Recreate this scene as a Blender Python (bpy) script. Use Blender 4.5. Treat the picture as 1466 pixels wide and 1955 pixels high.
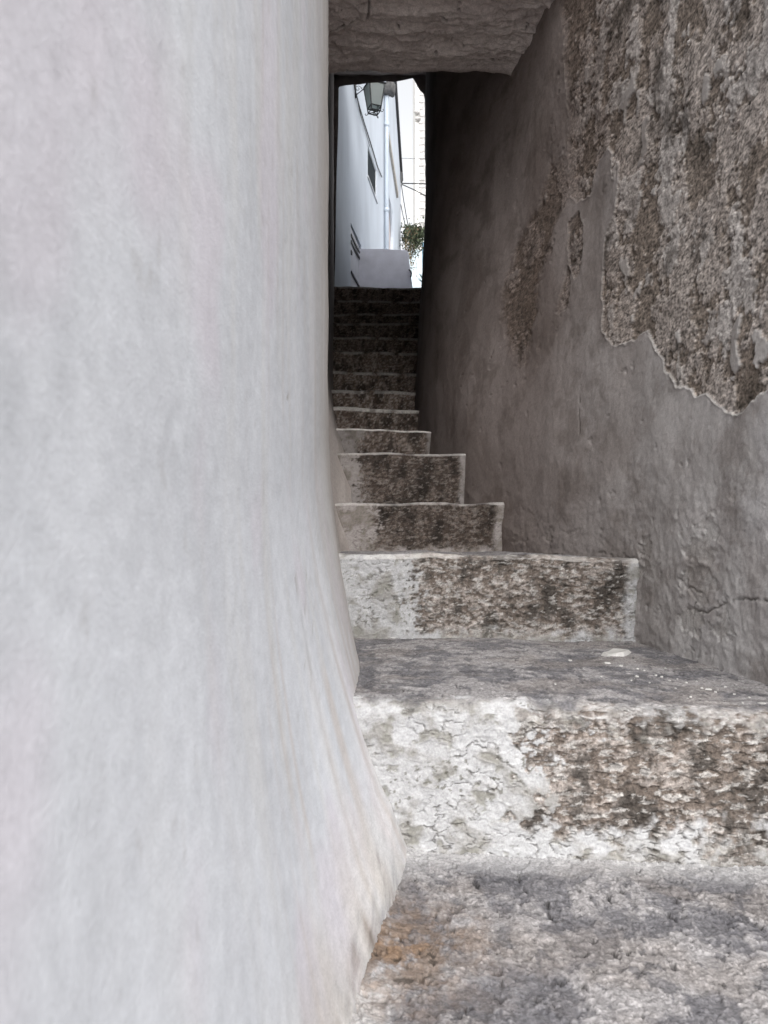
import bpy, bmesh, math, random
import numpy as np
from mathutils import Vector, Matrix

# ------------------------------------------------------------------ scene, camera, light
scene = bpy.context.scene
for o in list(bpy.data.objects):
    bpy.data.objects.remove(o, do_unlink=True)
COL = scene.collection
S = 1.15            # metres per layout unit
H = 0.4068          # eye height above the lowest tread (layout units)
F, CX, HY = 1468.0, 733.0, 1040.0   # focal length, principal column and horizon row in photo pixels

cam_d = bpy.data.cameras.new('camera')
cam = bpy.data.objects.new('camera', cam_d); COL.objects.link(cam)
cam.location = (0, 0, H*S)
cam.rotation_euler = (math.radians(90), 0, 0)
cam_d.sensor_fit = 'VERTICAL'; cam_d.sensor_height = 36.0; cam_d.sensor_width = 27.0
cam_d.lens = F/1955*36.0
cam_d.shift_y = (HY-977.5)/1955
cam_d.clip_start = 0.01; cam_d.clip_end = 1000
cam_d.dof.use_dof = True; cam_d.dof.focus_distance = 2.0; cam_d.dof.aperture_fstop = 14.0
scene.camera = cam

SUN_EL, SUN_AZ = 42.0, 174.0     # degrees; azimuth clockwise from +Y (behind the camera, to its right)
world = bpy.data.worlds.new('World'); scene.world = world; world.use_nodes = True
wn = world.node_tree.nodes; wl = world.node_tree.links
bg = wn['Background']
sky = wn.new('ShaderNodeTexSky'); sky.sky_type = 'NISHITA'; sky.sun_disc = False
sky.sun_elevation = math.radians(SUN_EL); sky.sun_rotation = math.radians(SUN_AZ)
sky.dust_density = 4.0; sky.air_density = 1.0
hs = wn.new('ShaderNodeHueSaturation'); hs.inputs['Saturation'].default_value = 0.10
wl.new(sky.outputs[0], hs.inputs['Color']); wl.new(hs.outputs[0], bg.inputs['Color'])
bg.inputs['Strength'].default_value = 0.15
sun_d = bpy.data.lights.new('sun', 'SUN'); sun = bpy.data.objects.new('sun', sun_d); COL.objects.link(sun)
sun_d.energy = 0.6; sun_d.angle = math.radians(45); sun_d.color = (1.0, 0.97, 0.93)
e, a = math.radians(SUN_EL), math.radians(SUN_AZ)
sv = Vector((math.sin(a)*math.cos(e), math.cos(a)*math.cos(e), math.sin(e)))
sun.rotation_euler = sv.to_track_quat('Z', 'Y').to_euler()
sun.location = (2, -4, 8)
scene.render.engine = 'CYCLES'
scene.view_settings.view_transform = 'Standard'; scene.view_settings.look = 'None'
scene.view_settings.gamma = 1.0; scene.view_settings.use_curve_mapping = False
scene.view_settings.exposure = 1.22
scene.cycles.max_bounces = 10; scene.cycles.diffuse_bounces = 8

# ------------------------------------------------------------------ numeric helpers
rng = np.random.RandomState(7)
random.seed(7)
_perm = rng.permutation(512).astype(np.int64)
_ga = rng.rand(512)*2*np.pi
_gx, _gy = np.cos(_ga), np.sin(_ga)
def perlin(x, y, seed=0):
    x = np.asarray(x, float)+seed*17.31; y = np.asarray(y, float)+seed*9.77
    xi = np.floor(x).astype(np.int64); yi = np.floor(y).astype(np.int64)
    xf, yf = x-xi, y-yi
    def g(ix, iy, fx, fy):
        h = _perm[(_perm[ix & 511]+iy) & 511]
        return _gx[h]*fx+_gy[h]*fy
    u = xf*xf*xf*(xf*(xf*6-15)+10); v = yf*yf*yf*(yf*(yf*6-15)+10)
    n00 = g(xi, yi, xf, yf); n10 = g(xi+1, yi, xf-1, yf)
    n01 = g(xi, yi+1, xf, yf-1); n11 = g(xi+1, yi+1, xf-1, yf-1)
    a_ = n00+u*(n10-n00); b_ = n01+u*(n11-n01)
    return (a_+v*(b_-a_))*1.4
def fbm(x, y, octs=4, seed=0, gain=0.5, lac=2.03):
    r = 0; amp = 1.0; t = 0
    for k in range(octs):
        r = r+amp*perlin(x, y, seed+k*3.7); t += amp
        x = np.asarray(x)*lac; y = np.asarray(y)*lac; amp *= gain
    return r/t
def ridge(x, y, octs=3, seed=0):
    """thin crack lines: 1 on the line, falling to 0"""
    wx = x+0.35*fbm(x*1.7, y*1.7, 3, seed+50); wy = y+0.35*fbm(x*1.7, y*1.7, 3, seed+60)
    return 1-np.abs(fbm(wx, wy, octs, seed))*2.2
def sstep(a_, b_, x):
    t = np.clip((np.asarray(x, float)-a_)/(b_-a_), 0, 1)
    return t*t*(3-2*t)
def lerp(a_, b_, t):
    t = np.asarray(t, float)
    if t.ndim and np.ndim(a_) <= 1 and np.size(a_) == 3: t = t[..., None]
    elif t.ndim and np.ndim(a_) == t.ndim+1: t = t[..., None]
    return np.asarray(a_, float)*(1-t)+np.asarray(b_, float)*t
def tab(*pairs):
    xs = np.array([p[0] for p in pairs]); ys = np.array([p[1] for p in pairs])
    # smooth (monotone cubic-ish) lookup: dense linear table, then blurred
    X = np.linspace(xs[0]-0.5, xs[-1]+0.5, 1500); Y = np.interp(X, xs, ys)
    k = np.hanning(61); k /= k.sum()
    Y = np.convolve(np.pad(Y, 30, mode='edge'), k, 'valid')
    return lambda d: np.interp(d, X, Y)
def W(x, d, z):
    """layout units, z measured from the eye -> world metres"""
    return np.stack(np.broadcast_arrays(np.asarray(x)*S, np.asarray(d)*S, (np.asarray(z)+H)*S), -1)
def wv(px, py, d):
    return Vector(((px-CX)/F*d*S, d*S, ((HY-py)/F*d+H)*S))
def poly_sd(x, y, poly):
    """signed distance to polygon, positive inside"""
    n = len(poly); best = np.full(x.shape, 1e9); ins = np.zeros(x.shape, bool)
    for i in range(n):
        x0, y0 = poly[i]; x1, y1 = poly[(i+1) % n]
        dx, dy = x1-x0, y1-y0
        t = np.clip(((x-x0)*dx+(y-y0)*dy)/(dx*dx+dy*dy+1e-12), 0, 1)
        best = np.minimum(best, np.hypot(x-x0-t*dx, y-y0-t*dy))
        if y0 != y1:
            c = ((y0 > y) != (y1 > y)) & (x < (x1-x0)*(y-y0)/(y1-y0)+x0)
            ins ^= c
    return np.where(ins, best, -best)
def line_sd(x, y, pts):
    best = np.full(x.shape, 1e9)
    for (x0, y0), (x1, y1) in zip(pts[:-1], pts[1:]):
        dx, dy = x1-x0, y1-y0
        t = np.clip(((x-x0)*dx+(y-y0)*dy)/(dx*dx+dy*dy+1e-12), 0, 1)
        best = np.minimum(best, np.hypot(x-x0-t*dx, y-y0-t*dy))
    return best

# ------------------------------------------------------------------ object helpers
def tag(o, label=None, cat=None, group=None, kind=None):
    if label: o['label'] = label
    if cat: o['category'] = cat
    if group: o['group'] = group
    if kind: o['kind'] = kind
    return o
def empty(name, loc):
    o = bpy.data.objects.new(name, None); COL.objects.link(o); o.location = loc
    o.empty_display_size = 0.1
    return o
def link(name, me, mat, parent=None):
    o = bpy.data.objects.new(name, me); COL.objects.link(o)
    if mat is not None: me.materials.append(mat)
    if parent is not None:
        o.parent = parent
        o.matrix_parent_inverse = Matrix.Translation(-Vector(parent.location))
    return o
def grid(name, P, C, mat, parent=None, flip=False):
    """P (n,m,3) world positions, C (n,m,4) colour + grain amount"""
    n, m = P.shape[:2]
    me = bpy.data.meshes.new(name)
    idx = np.arange(n*m).reshape(n, m)
    q = np.stack([idx[:-1, :-1], idx[1:, :-1], idx[1:, 1:], idx[:-1, 1:]], -1).reshape(-1, 4)
    if flip: q = q[:, ::-1]
    me.vertices.add(n*m); me.vertices.foreach_set('co', P.astype(np.float32).ravel())
    me.loops.add(q.size); me.loops.foreach_set('vertex_index', q.astype(np.int32).ravel())
    me.polygons.add(len(q)); me.polygons.foreach_set('loop_start', np.arange(0, q.size, 4, dtype=np.int32))
    me.polygons.foreach_set('use_smooth', np.ones(len(q), bool))
    me.update(calc_edges=True)
    at = me.color_attributes.new('Col', 'FLOAT_COLOR', 'POINT')
    at.data.foreach_set('color', np.clip(C, 0, 1).astype(np.float32).ravel())
    return link(name, me, mat, parent)
def from_bm(name, bm, mat, parent=None, smooth=False):
    me = bpy.data.meshes.new(name)
    bmesh.ops.recalc_face_normals(bm, faces=bm.faces)
    bm.to_mesh(me); bm.free()
    if smooth:
        for p in me.polygons: p.use_smooth = True
    return link(name, me, mat, parent)
def prism(name, pts, axis, mat, parent=None, bevel=0.0, smooth=False):
    """pts: list of Vectors (planar outline); axis: extrusion Vector"""
    bm = bmesh.new()
    a_ = [bm.verts.new(p) for p in pts]; b_ = [bm.verts.new(Vector(p)+Vector(axis)) for p in pts]
    bm.faces.new(a_); bm.faces.new(b_[::-1])
    for i in range(len(pts)):
        j = (i+1) % len(pts)
        bm.faces.new((a_[i], b_[i], b_[j], a_[j]))
    if bevel:
        bmesh.ops.bevel(bm, geom=list(bm.edges), offset=bevel, segments=2, affect='EDGES', clamp_overlap=True)
    return from_bm(name, bm, mat, parent, smooth)
def add_tube(bm, pts, r, seg=8, taper=1.0):
    pts = [Vector(p) for p in pts]; rings = []
    for i, p in enumerate(pts):
        t = (pts[min(i+1, len(pts)-1)]-pts[max(i-1, 0)]).normalized()
        up = Vector((0, 0, 1)) if abs(t.z) < 0.9 else Vector((1, 0, 0))
        u = t.cross(up).normalized(); v = t.cross(u).normalized()
        rr = r*(1+(taper-1)*i/max(1, len(pts)-1))
        rings.append([bm.verts.new(p+(u*math.cos(2*math.pi*k/seg)+v*math.sin(2*math.pi*k/seg))*rr) for k in range(seg)])
    for A, B in zip(rings[:-1], rings[1:]):
        for k in range(seg):
            bm.faces.new((A[k], A[(k+1) % seg], B[(k+1) % seg], B[k]))
    bm.faces.new(rings[0]); bm.faces.new(rings[-1][::-1])
def tube(name, pts, r, mat, parent=None, seg=8, taper=1.0):
    bm = bmesh.new(); add_tube(bm, pts, r, seg, taper)
    return from_bm(name, bm, mat, parent, True)

# ------------------------------------------------------------------ materials
def new_mat(name):
    m = bpy.data.materials.new(name); m.use_nodes = True
    nt = m.node_tree; b = nt.nodes['Principled BSDF']
    return m, nt, b
def N(nt, t, **kw):
    n = nt.nodes.new(t)
    for k, v in kw.items():
        if k in n.inputs: n.inputs[k].default_value = v
        else: setattr(n, k, v)
    return n
def plaster_mat(name, fine=260.0, mid=45.0, var=0.35, bump=0.5, rough=0.92, dist=0.0016, stretch=(1, 1, 1)):
    """base colour from the mesh's own colour attribute, grain and pits from noise"""
    m, nt, b = new_mat(name); L = nt.links
    at = N(nt, 'ShaderNodeAttribute'); at.attribute_name = 'Col'
    tc = N(nt, 'ShaderNodeNewGeometry')
    n1 = N(nt, 'ShaderNodeTexNoise', Scale=mid, Detail=6.0, Roughness=0.62)
    n2 = N(nt, 'ShaderNodeTexNoise', Scale=fine, Detail=3.0, Roughness=0.6)
    mp = N(nt, 'ShaderNodeMapping'); mp.inputs['Scale'].default_value = stretch
    L.new(tc.outputs['Position'], mp.inputs['Vector'])
    for n in (n1, n2): L.new(mp.outputs[0], n.inputs['Vector'])
    mx = N(nt, 'ShaderNodeMath', operation='ADD')
    L.new(n1.outputs['Fac'], mx.inputs[0]); L.new(n2.outputs['Fac'], mx.inputs[1])
    # variation amount grows with the grain stored in alpha
    am = N(nt, 'ShaderNodeMapRange'); am.inputs['To Min'].default_value = var*0.25; am.inputs['To Max'].default_value = var*2.2
    L.new(at.outputs['Alpha'], am.inputs['Value'])
    c = N(nt, 'ShaderNodeMath', operation='SUBTRACT'); L.new(mx.outputs[0], c.inputs[0]); c.inputs[1].default_value = 1.0
    c2 = N(nt, 'ShaderNodeMath', operation='MULTIPLY'); L.new(c.outputs[0], c2.inputs[0]); L.new(am.outputs[0], c2.inputs[1])
    c3 = N(nt, 'ShaderNodeMath', operation='MULTIPLY_ADD'); L.new(c2.outputs[0], c3.inputs[0]); c3.inputs[1].default_value = 3.0; c3.inputs[2].default_value = 1.0
    c4 = N(nt, 'ShaderNodeMath', operation='MAXIMUM'); L.new(c3.outputs[0], c4.inputs[0]); c4.inputs[1].default_value = 0.12
    vm = N(nt, 'ShaderNodeVectorMath', operation='SCALE'); L.new(at.outputs['Color'], vm.inputs[0]); L.new(c4.outputs[0], vm.inputs['Scale'])
    L.new(vm.outputs[0], b.inputs['Base Color'])
    b.inputs['Roughness'].default_value = rough
    b.inputs['Specular IOR Level'].default_value = 0.25
    bp = N(nt, 'ShaderNodeBump', Distance=dist)
    bs = N(nt, 'ShaderNodeMapRange'); bs.inputs['To Min'].default_value = bump*0.3; bs.inputs['To Max'].default_value = min(1.0, bump*2)
    L.new(at.outputs['Alpha'], bs.inputs['Value']); L.new(bs.outputs[0], bp.inputs['Strength'])
    L.new(mx.outputs[0], bp.inputs['Height']); L.new(bp.outputs[0], b.inputs['Normal'])
    return m
def flat_mat(name, col, rough=0.7, var=0.15, scale=8.0, metal=0.0, bump=0.0, stretch=(1, 1, 1), dist=0.01):
    m, nt, b = new_mat(name); L = nt.links
    tc = N(nt, 'ShaderNodeNewGeometry')
    mp = N(nt, 'ShaderNodeMapping'); mp.inputs['Scale'].default_value = stretch
    L.new(tc.outputs['Position'], mp.inputs['Vector'])
    n = N(nt, 'ShaderNodeTexNoise', Scale=scale, Detail=7.0, Roughness=0.6); L.new(mp.outputs[0], n.inputs['Vector'])
    r = N(nt, 'ShaderNodeValToRGB')
    r.color_ramp.elements[0].position = 0.3; r.color_ramp.elements[1].position = 0.7
    r.color_ramp.elements[0].color = tuple(c*(1-var) for c in col)+(1,)
    r.color_ramp.elements[1].color = tuple(min(1, c*(1+var)) for c in col)+(1,)
    L.new(n.outputs['Fac'], r.inputs['Fac']); L.new(r.outputs[0], b.inputs['Base Color'])
    b.inputs['Roughness'].default_value = rough; b.inputs['Metallic'].default_value = metal
    if bump:
        bp = N(nt, 'ShaderNodeBump', Strength=bump, Distance=dist); L.new(n.outputs['Fac'], bp.inputs['Height'])
        L.new(bp.outputs[0], b.inputs['Normal'])
    return m
def glass_mat(name, col, rough=0.25):
    m, nt, b = new_mat(name)
    b.inputs['Base Color'].default_value = tuple(col)+(1,)
    b.inputs['Transmission Weight'].default_value = 0.75
    b.inputs['Roughness'].default_value = rough
    return m

M_LIME = plaster_mat('smooth_limewash', fine=420, mid=70, var=0.10, bump=0.3, dist=0.0012, stretch=(1, 0.75, 1))
M_WALL = plaster_mat('peeling_plaster', fine=330, mid=95, var=0.30, bump=0.55, dist=0.0018)
M_STEP = plaster_mat('worn_step_render', fine=300, mid=80, var=0.32, bump=0.6, dist=0.002)
M_CEIL = plaster_mat('rough_ceiling_plaster', fine=220, mid=40, var=0.25, bump=0.5, dist=0.003)
M_BODY = flat_mat('old_masonry', (0.42, 0.40, 0.38), 0.95, 0.2, 6, bump=0.4)
M_WHITE = flat_mat('whitewashed_house', (0.50, 0.54, 0.595), 0.9, 0.12, 2.2, bump=0.3, stretch=(1, 1, 0.35), dist=0.02)
M_PARA = flat_mat('grey_whitewash', (0.74, 0.745, 0.83), 0.9, 0.16, 4.0, bump=0.3, dist=0.015)
M_PINK = flat_mat('pink_grey_plaster', (0.50, 0.44, 0.43), 0.9, 0.15, 4.0)
M_IRON = flat_mat('black_iron', (0.018, 0.019, 0.02), 0.5, 0.3, 40, metal=0.3)
M_CABLE = flat_mat('black_cable', (0.03, 0.03, 0.032), 0.6, 0.2, 40)
M_GLASS = glass_mat('frosted_lantern_glass', (0.30, 0.34, 0.33), 0.45)
M_DARKGLASS = flat_mat('dark_window_glass', (0.010, 0.016, 0.020), 0.6, 0.2, 3)
M_DARKGLASS.node_tree.nodes['Principled BSDF'].inputs['Specular IOR Level'].default_value = 0.05
M_PIPE = flat_mat('painted_drainpipe', (0.40, 0.45, 0.51), 0.6, 0.12, 12, stretch=(1, 1, .2))
M_FRAME = flat_mat('grey_window_frame', (0.42, 0.43, 0.45), 0.7, 0.15, 20)
M_DOOR = flat_mat('white_painted_hatch', (0.50, 0.51, 0.55), 0.7, 0.1, 10)
M_BEIGE = flat_mat('beige_stone_ledge', (0.40, 0.37, 0.33), 0.9, 0.25, 12)
M_TOWER = flat_mat('pale_tower_stone', (0.74, 0.73, 0.71), 0.9, 0.1, 3)
M_QUOIN = flat_mat('quoin_stone', (0.40, 0.39, 0.385), 0.9, 0.25, 6, bump=0.4)
M_LEAF = flat_mat('vine_leaf', (0.045, 0.06, 0.028), 0.7, 0.5, 25)
M_DRY = flat_mat('dry_vine_leaf', (0.16, 0.12, 0.07), 0.8, 0.4, 25)
M_TILE = flat_mat('dark_roof_tile', (0.06, 0.05, 0.045), 0.9, 0.4, 20)
M_BLUE = flat_mat('pale_blue_wall', (0.55, 0.64, 0.68), 0.9, 0.08, 3)
M_POLE = flat_mat('blue_pipe', (0.12, 0.22, 0.30), 0.6, 0.2, 12)
M_AGAVE = flat_mat('agave_leaf', (0.04, 0.10, 0.09), 0.5, 0.3, 20)
M_FLAKE = flat_mat('plaster_flake', (0.44, 0.43, 0.415), 0.9, 0.15, 60)
M_GROUND = flat_mat('street_paving', (0.34, 0.33, 0.32), 0.95, 0.2, 1.5, bump=0.3)

# ------------------------------------------------------------------ plan of the passage (layout units)
# stair: (distance of riser, tread height from the eye, skew of the riser, fall to the right)
ZT = [-0.4068, -0.2068, -0.0207, 0.130, 0.320, 0.490, 0.660, 0.840, 1.020, 1.205, 1.390, 1.575, 1.750, 1.925, 2.105]
DT = [0.0, 1.000, 1.687, 2.385, 2.690, 3.300, 3.756, 4.220, 4.560, 4.810, 5.160, 5.460, 5.810, 6.075, 6.285]
SK = [0, -0.11, -0.05, -0.03, -0.02] + [0.0]*10
TL = [0, 0.012, 0.02, 0.005, 0.012] + [0.035, 0.045, 0.035, 0.03, 0.02, 0.02, 0.0, -0.01, 0.02, 0.01]
zf = tab((-0.5, -0.4068), (0.85, -0.4068), (0.98, -0.30), (1.15, -0.215), (1.46, -0.20), (1.60, -0.02), (2.16, -0.005), (2.30, 0.13), (2.47, 0.16), (2.60, 0.32),
         (3.06, 0.36), (3.22, 0.49), (3.54, 0.53), (3.69, 0.66), (4.16, 0.84), (4.76, 1.20), (5.40, 1.57), (6.25, 2.10), (7, 2.1))
xu = tab((-.5, .68), (.7, .66), (1.0, .63), (1.4, .61), (1.687, .585), (2.0, .54), (2.3, .485), (2.6, .43), (2.9, .345), (3.2, .250), (3.4, .228), (3.7, .222), (4.5, .255), (6.4, .345))
xb = tab((-.5, .62), (.7, .60), (1.0, .585), (1.17, .58), (1.687, .553), (2.0, .472), (2.385, .373), (2.69, .282), (3.0, .235), (3.3, .205), (3.756, .166), (4.2, .18), (4.6, .20), (5.1, .235), (6.4, .345))
zs_ = tab((-.5, -.47), (1.0, -.36), (1.687, -.14), (2.385, .06), (2.69, .2), (3.3, .4), (3.756, .58), (4.22, .8), (5.16, 1.3), (6.285, 2.0), (7, 2.05))
def XR(d, z):
    s = z-zs_(d)
    return lerp(xb(d), xu(d), sstep(0.05, 1.15, s)) - 0.008*np.exp(-np.clip(s, 0, None)/0.05)
xl = tab((-1, -.1), (.2, -.1), (1.0, -.1), (1.3, -.1), (1.5, -.107), (1.8, -.14), (2.2, -.19), (2.7, -.235), (3.3, -.27), (4, -.30), (6.4, -.415))
al = tab((-1, .05), (.3, .06), (.65, .070), (.93, .110), (1.03, .113), (1.2, .085), (1.687, .03), (2.0, .05), (2.385, .081), (2.69, .10), (3.3, .083), (3.756, .05), (4.2, .025), (6.4, .0))
zl = tab((-.5, -.4068), (0.6, -.4068), (0.85, -.372), (1.0, -.352), (1.1, -.325), (1.25, -.265), (1.4, -.225), (1.6, -.20), (1.75, -.03), (2.35, 0.0), (2.5, 0.13), (2.8, 0.31),
         (3.3, 0.45), (3.756, 0.62), (4.22, 0.82), (4.81, 1.18), (5.46, 1.55), (6.285, 2.08), (7, 2.1))
def XL(d, z):
    s = np.clip((z-zl(d))/0.44, -0.3, 1)
    q = np.clip(z-zl(d), 0, None)
    return xl(d)+al(d)*(0.95*(1-s)**1.6+0.05*np.exp(-q/0.02))
def right_hit(px, py):
    k = (px-CX)/F; d = np.linspace(0.8, 6, 4000)
    z = (HY-py)/F*d
    r = XR(d, z)-k*d
    i = np.argmax(r < 0)
    return float(d[i]), float(z[i])

# ------------------------------------------------------------------ ground
def sheet(name, x0, x1, y0, y1, z, mat):
    bm = bmesh.new()
    vs = [bm.verts.new(p) for p in ((x0, y0, z), (x1, y0, z), (x1, y1, z), (x0, y1, z))]
    bm.faces.new(vs); return from_bm(name, bm, mat)
tag(sheet('ground', -300, 300, -300, 400, -0.06, M_GROUND), kind='structure')
tag(sheet('lane_pavement', -1.0, 6.0, 6.9*S, 30*S, (2.095+H)*S, M_GROUND), kind='structure')

# ------------------------------------------------------------------ right wall (peeling)
def build_right_wall():
    px = np.linspace(1520, 850, 500)
    dd = np.linspace(0.8, 3.3, 4000)
    pxs = CX+F*xu(dd)/dd
    dcol = np.interp(-px, -pxs, dd)
    dcol = np.concatenate([np.linspace(0.72, dcol[0]-0.01, 70), dcol, np.linspace(dcol[-1]+0.02, 6.4, 90)])
    D = dcol[:, None]
    nr = 620
    ztop = np.minimum(0.745*D, 1.75)+0.06+np.clip(D-2.6, 0, None)*0.62
    zbot = zs_(D)-0.14
    t = np.linspace(0, 1, nr)[None]
    Z = zbot+(ztop-zbot)*t
    ext = np.linspace(0, 1, 14)[None, 1:]**1.3
    Z = np.concatenate([Z, ztop+(4.25-ztop)*ext], 1)
    D = np.broadcast_to(D, Z.shape).copy()
    X = XR(D, Z)
    d, z = D*S, Z*S
    # ---- peeled areas traced on the wall, in wall metres
    def wp(pts):
        return [(lambda h: (h[0]*S, h[1]*S))(right_hit(*p)) for p in pts]
    big = wp([(1185, 305), (1184, 360), (1176, 412), (1158, 450), (1151, 560), (1153, 632), (1170, 660), (1195, 656), (1220, 640), (1236, 631), (1252, 662),
              (1266, 694), (1287, 733), (1312, 741), (1342, 756), (1380, 780), (1416, 783), (1442, 765), (1475, 740), (1600, 690), (1850, 640), (1950, 500), (1950, -100), (1800, -300), (1400, -120), (1200, -80), (1050, -60), (1062, 0), (1074, 60),
              (1078, 150), (1083, 230), (1080, 300), (1084, 370), (1100, 385), (1128, 372), (1134, 335), (1146, 303), (1165, 285)])
    tongue = wp([(1050, 310), (1030, 380), (1005, 430), (985, 470), (962, 540), (958, 600), (966, 655), (985, 696), (1001, 711), (1012, 655), (1026, 600), (1030, 545), (1046, 490), (1062, 430), (1086, 372), (1080, 300)])
    small = wp([(1086, 420), (1104, 408), (1116, 430), (1114, 480), (1108, 515), (1098, 532), (1086, 505), (1083, 460)])
    sliver = wp([(1083, 505), (1090, 540), (1084, 580), (1066, 602), (1060, 598), (1070, 560)])
    wx = d+0.012*fbm(d*16, z*16, 3, 1)+0.004*fbm(d*70, z*70, 3, 2)
    wz = z+0.022*fbm(d*16, z*12, 3, 3)+0.004*fbm(d*70, z*70, 3, 4)
    sd = np.maximum.reduce([poly_sd(wx, wz, big), poly_sd(wx, wz, tongue), poly_sd(wx, wz, small), poly_sd(wx, wz, sliver)])
    far = sstep(2.25, 2.6, d)             # thin, half worn losses further in
    # ragged extra losses near the top
    ragged = fbm(d*9, z*5, 5, 11)-0.25
    upper = sstep(0.25, 0.9, z-0.15*d)
    sd = np.maximum(sd, np.where((ragged > 0) & (sd > -0.10), (ragged*0.1)*upper-0.012, -1))
    # residual islands of smooth skim left inside the loss
    keep = fbm(d*5.5, z*3.6, 5, 21)+0.5*fbm(d*24, z*20, 4, 24)
    isl = sstep(0.36, 0.39, keep)*sstep(0.02, 0.05, sd)
    pn = fbm(d*14, z*16, 6, 27, 0.65)
    peel = lerp(sstep(-0.0012, 0.0012, sd), 0.85*sstep(-0.02, 0.045, sd+0.07*pn), far)*(1-isl)
    edge = (1-0.85*far)*np.exp(-((sd+0.002)/0.0022)**2)*(0.35+0.65*sstep(-.15, .25, fbm(d*9, z*9, 2, 31)))
    lower_edge = edge*sstep(0.75, 0.35, z)
    # ---- relief
    g1 = fbm(d*15, z*20, 5, 41); g2 = fbm(d*34, z*66, 4, 44); g3 = fbm(d*95, z*180, 3, 47)
    lay = fbm(d*6, z*5, 6, 51, 0.68)+0.12*g2+0.03-0.12*far
    coat = sstep(-0.03, 0.03, lay)                      # thin second coat inside the loss
    coat2 = sstep(0.10, 0.16, fbm(d*7, z*5, 6, 57, 0.62)+0.15*g2)*(1-far)
    rough = peel*(0.0026*g1+0.0012*g2*(1.3-0.7*coat)+0.0007*g3+0.0026*coat+0.0018*coat2-0.0055)
    und = sstep(0.35, -0.1, z)*(0.0035*fbm(d*14, z*18, 4, 59)+0.0018*fbm(d*40, z*50, 3, 60))+0.010*fbm(d*2.2, z*1.7, 3, 61)+0.0035*fbm(d*9, z*6, 3, 64)+0.0012*fbm(d*35, z*30, 3, 67)
    lines = [[(1310, 1160), (1345, 1170), (1380, 1152), (1420, 1143), (1466, 1147), (1500, 1150)], [(1325, 1150), (1318, 1185), (1325, 1210)], [(1090, 540), (1072, 590), (1063, 625)],
             [(945, 668), (937, 690)], [(1108, 735), (1104, 780), (1106, 830)], [(1285, 1095), (1310, 1120), (1340, 1135)], [(905, 1030), (940, 1010), (962, 985)]]
    cw = np.minimum.reduce([line_sd(d+0.006*fbm(d*40, z*40, 3, 72), z+0.006*fbm(d*40, z*40, 3, 73), wp(l)) for l in lines])
    cr = np.exp(-(cw/0.0022)**2)*sstep(-0.35, 0.0, fbm(d*30, z*30, 2, 74))
    chips = sstep(0.44, 0.47, fbm(d*16, z*18, 4, 77))*(1-peel)
    scar = sstep(0.17, 0.20, fbm(d*5, z*9, 6, 79, 0.6))*(1-peel)*sstep(0.16, -0.02, z)
    off = und+rough+0.003*edge-0.004*cr*(1-peel)-0.002*chips-0.0028*scar
    Xw = X*S-off
    # ---- colour
    n1 = fbm(d*1.6, z*1.3, 4, 81); n2 = fbm(d*2.6, z*2.2, 6, 84, 0.55); n3 = fbm(d*40, z*30, 4, 87)
    skim = lerp((0.43, 0.41, 0.405), (0.33, 0.305, 0.295), sstep(-0.15, 0.25, n2+0.5*n1))
    skim = lerp(skim, (0.54, 0.535, 0.545), 0.8*sstep(-0.05, 0.3, n1+0.3*n2)*sstep(0.9, 0.3, z)*sstep(2.2, 1.5, d))
    skim = lerp(skim, (0.17, 0.145, 0.13), 0.35*sstep(0.1, 0.4, fbm(d*3, z*3.5, 6, 91, 0.6)))
    skim = lerp(skim, (0.30, 0.28, 0.27), 0.6*sstep(0.28, -0.1, z-zf(D)*S+0.1*n2))
    pink = np.array((0.43, 0.39, 0.365)); brown = np.array((0.235, 0.20, 0.172)); dark = np.array((0.07, 0.058, 0.048))
    bare = lerp(brown, pink, np.clip(coat*(0.75+0.5*n3), 0, 1))
    bare = lerp(bare, (0.50, 0.475, 0.46), 0.75*coat2)
    bare = lerp(bare, dark, 0.75*sstep(0.05, 0.35, fbm(d*6, z*5, 6, 94, 0.66)))
    bare = lerp(bare, (0.16, 0.125, 0.095), 0.3*sstep(0.1, 0.4, fbm(d*3, z*2, 3, 97)))
    bare = bare*np.clip(1+(0.9*g2+1.4*g3)[..., None]*(1-0.55*coat2[..., None]), .15, 2.2)
    col = lerp(skim, bare, peel)
    col = lerp(col, (0.42, 0.40, 0.385), 0.75*isl)
    col = lerp(col, (0.58, 0.56, 0.54), np.clip(0.45*edge+0.5*lower_edge, 0, 0.9))
    col = lerp(col, (0.07, 0.06, 0.05), 0.8*cr*(1-peel))
    col = lerp(col, (0.40, 0.38, 0.36), 0.5*scar)
    sm = sstep(0.02, 0.3, fbm(d*4, z*5, 6, 92, 0.64))*(1-peel)
    col = lerp(col, (0.20, 0.175, 0.16), 0.5*sm)
    lo = sstep(0.5, 0.0, z)*sstep(2.0, 1.5, d)*(1-peel)*sstep(-.1, .2, fbm(d*8, z*10, 6, 93, 0.6))
    col = lerp(col, (0.55, 0.54, 0.535), 0.5*lo)
    grain = np.clip(0.25+0.6*peel+0.15*scar, 0, 1)
    # passage gloom painted in: colour gets darker and browner with depth
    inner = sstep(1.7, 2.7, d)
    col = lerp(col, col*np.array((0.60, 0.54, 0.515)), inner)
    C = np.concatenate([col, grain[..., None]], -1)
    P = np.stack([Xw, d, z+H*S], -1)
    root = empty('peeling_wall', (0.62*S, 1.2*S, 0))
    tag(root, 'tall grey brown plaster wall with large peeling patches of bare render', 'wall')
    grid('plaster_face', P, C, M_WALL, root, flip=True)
    ds = np.concatenate([[0.72], np.linspace(0.9, 6.4, 40)])
    pts = [Vector((float(max(xu(q), xb(q)))*S+0.05, q*S, -0.05)) for q in ds]
    pts += [Vector((2.2, 6.4*S, -0.05)), Vector((2.2, 0.72*S, -0.05))]
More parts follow.
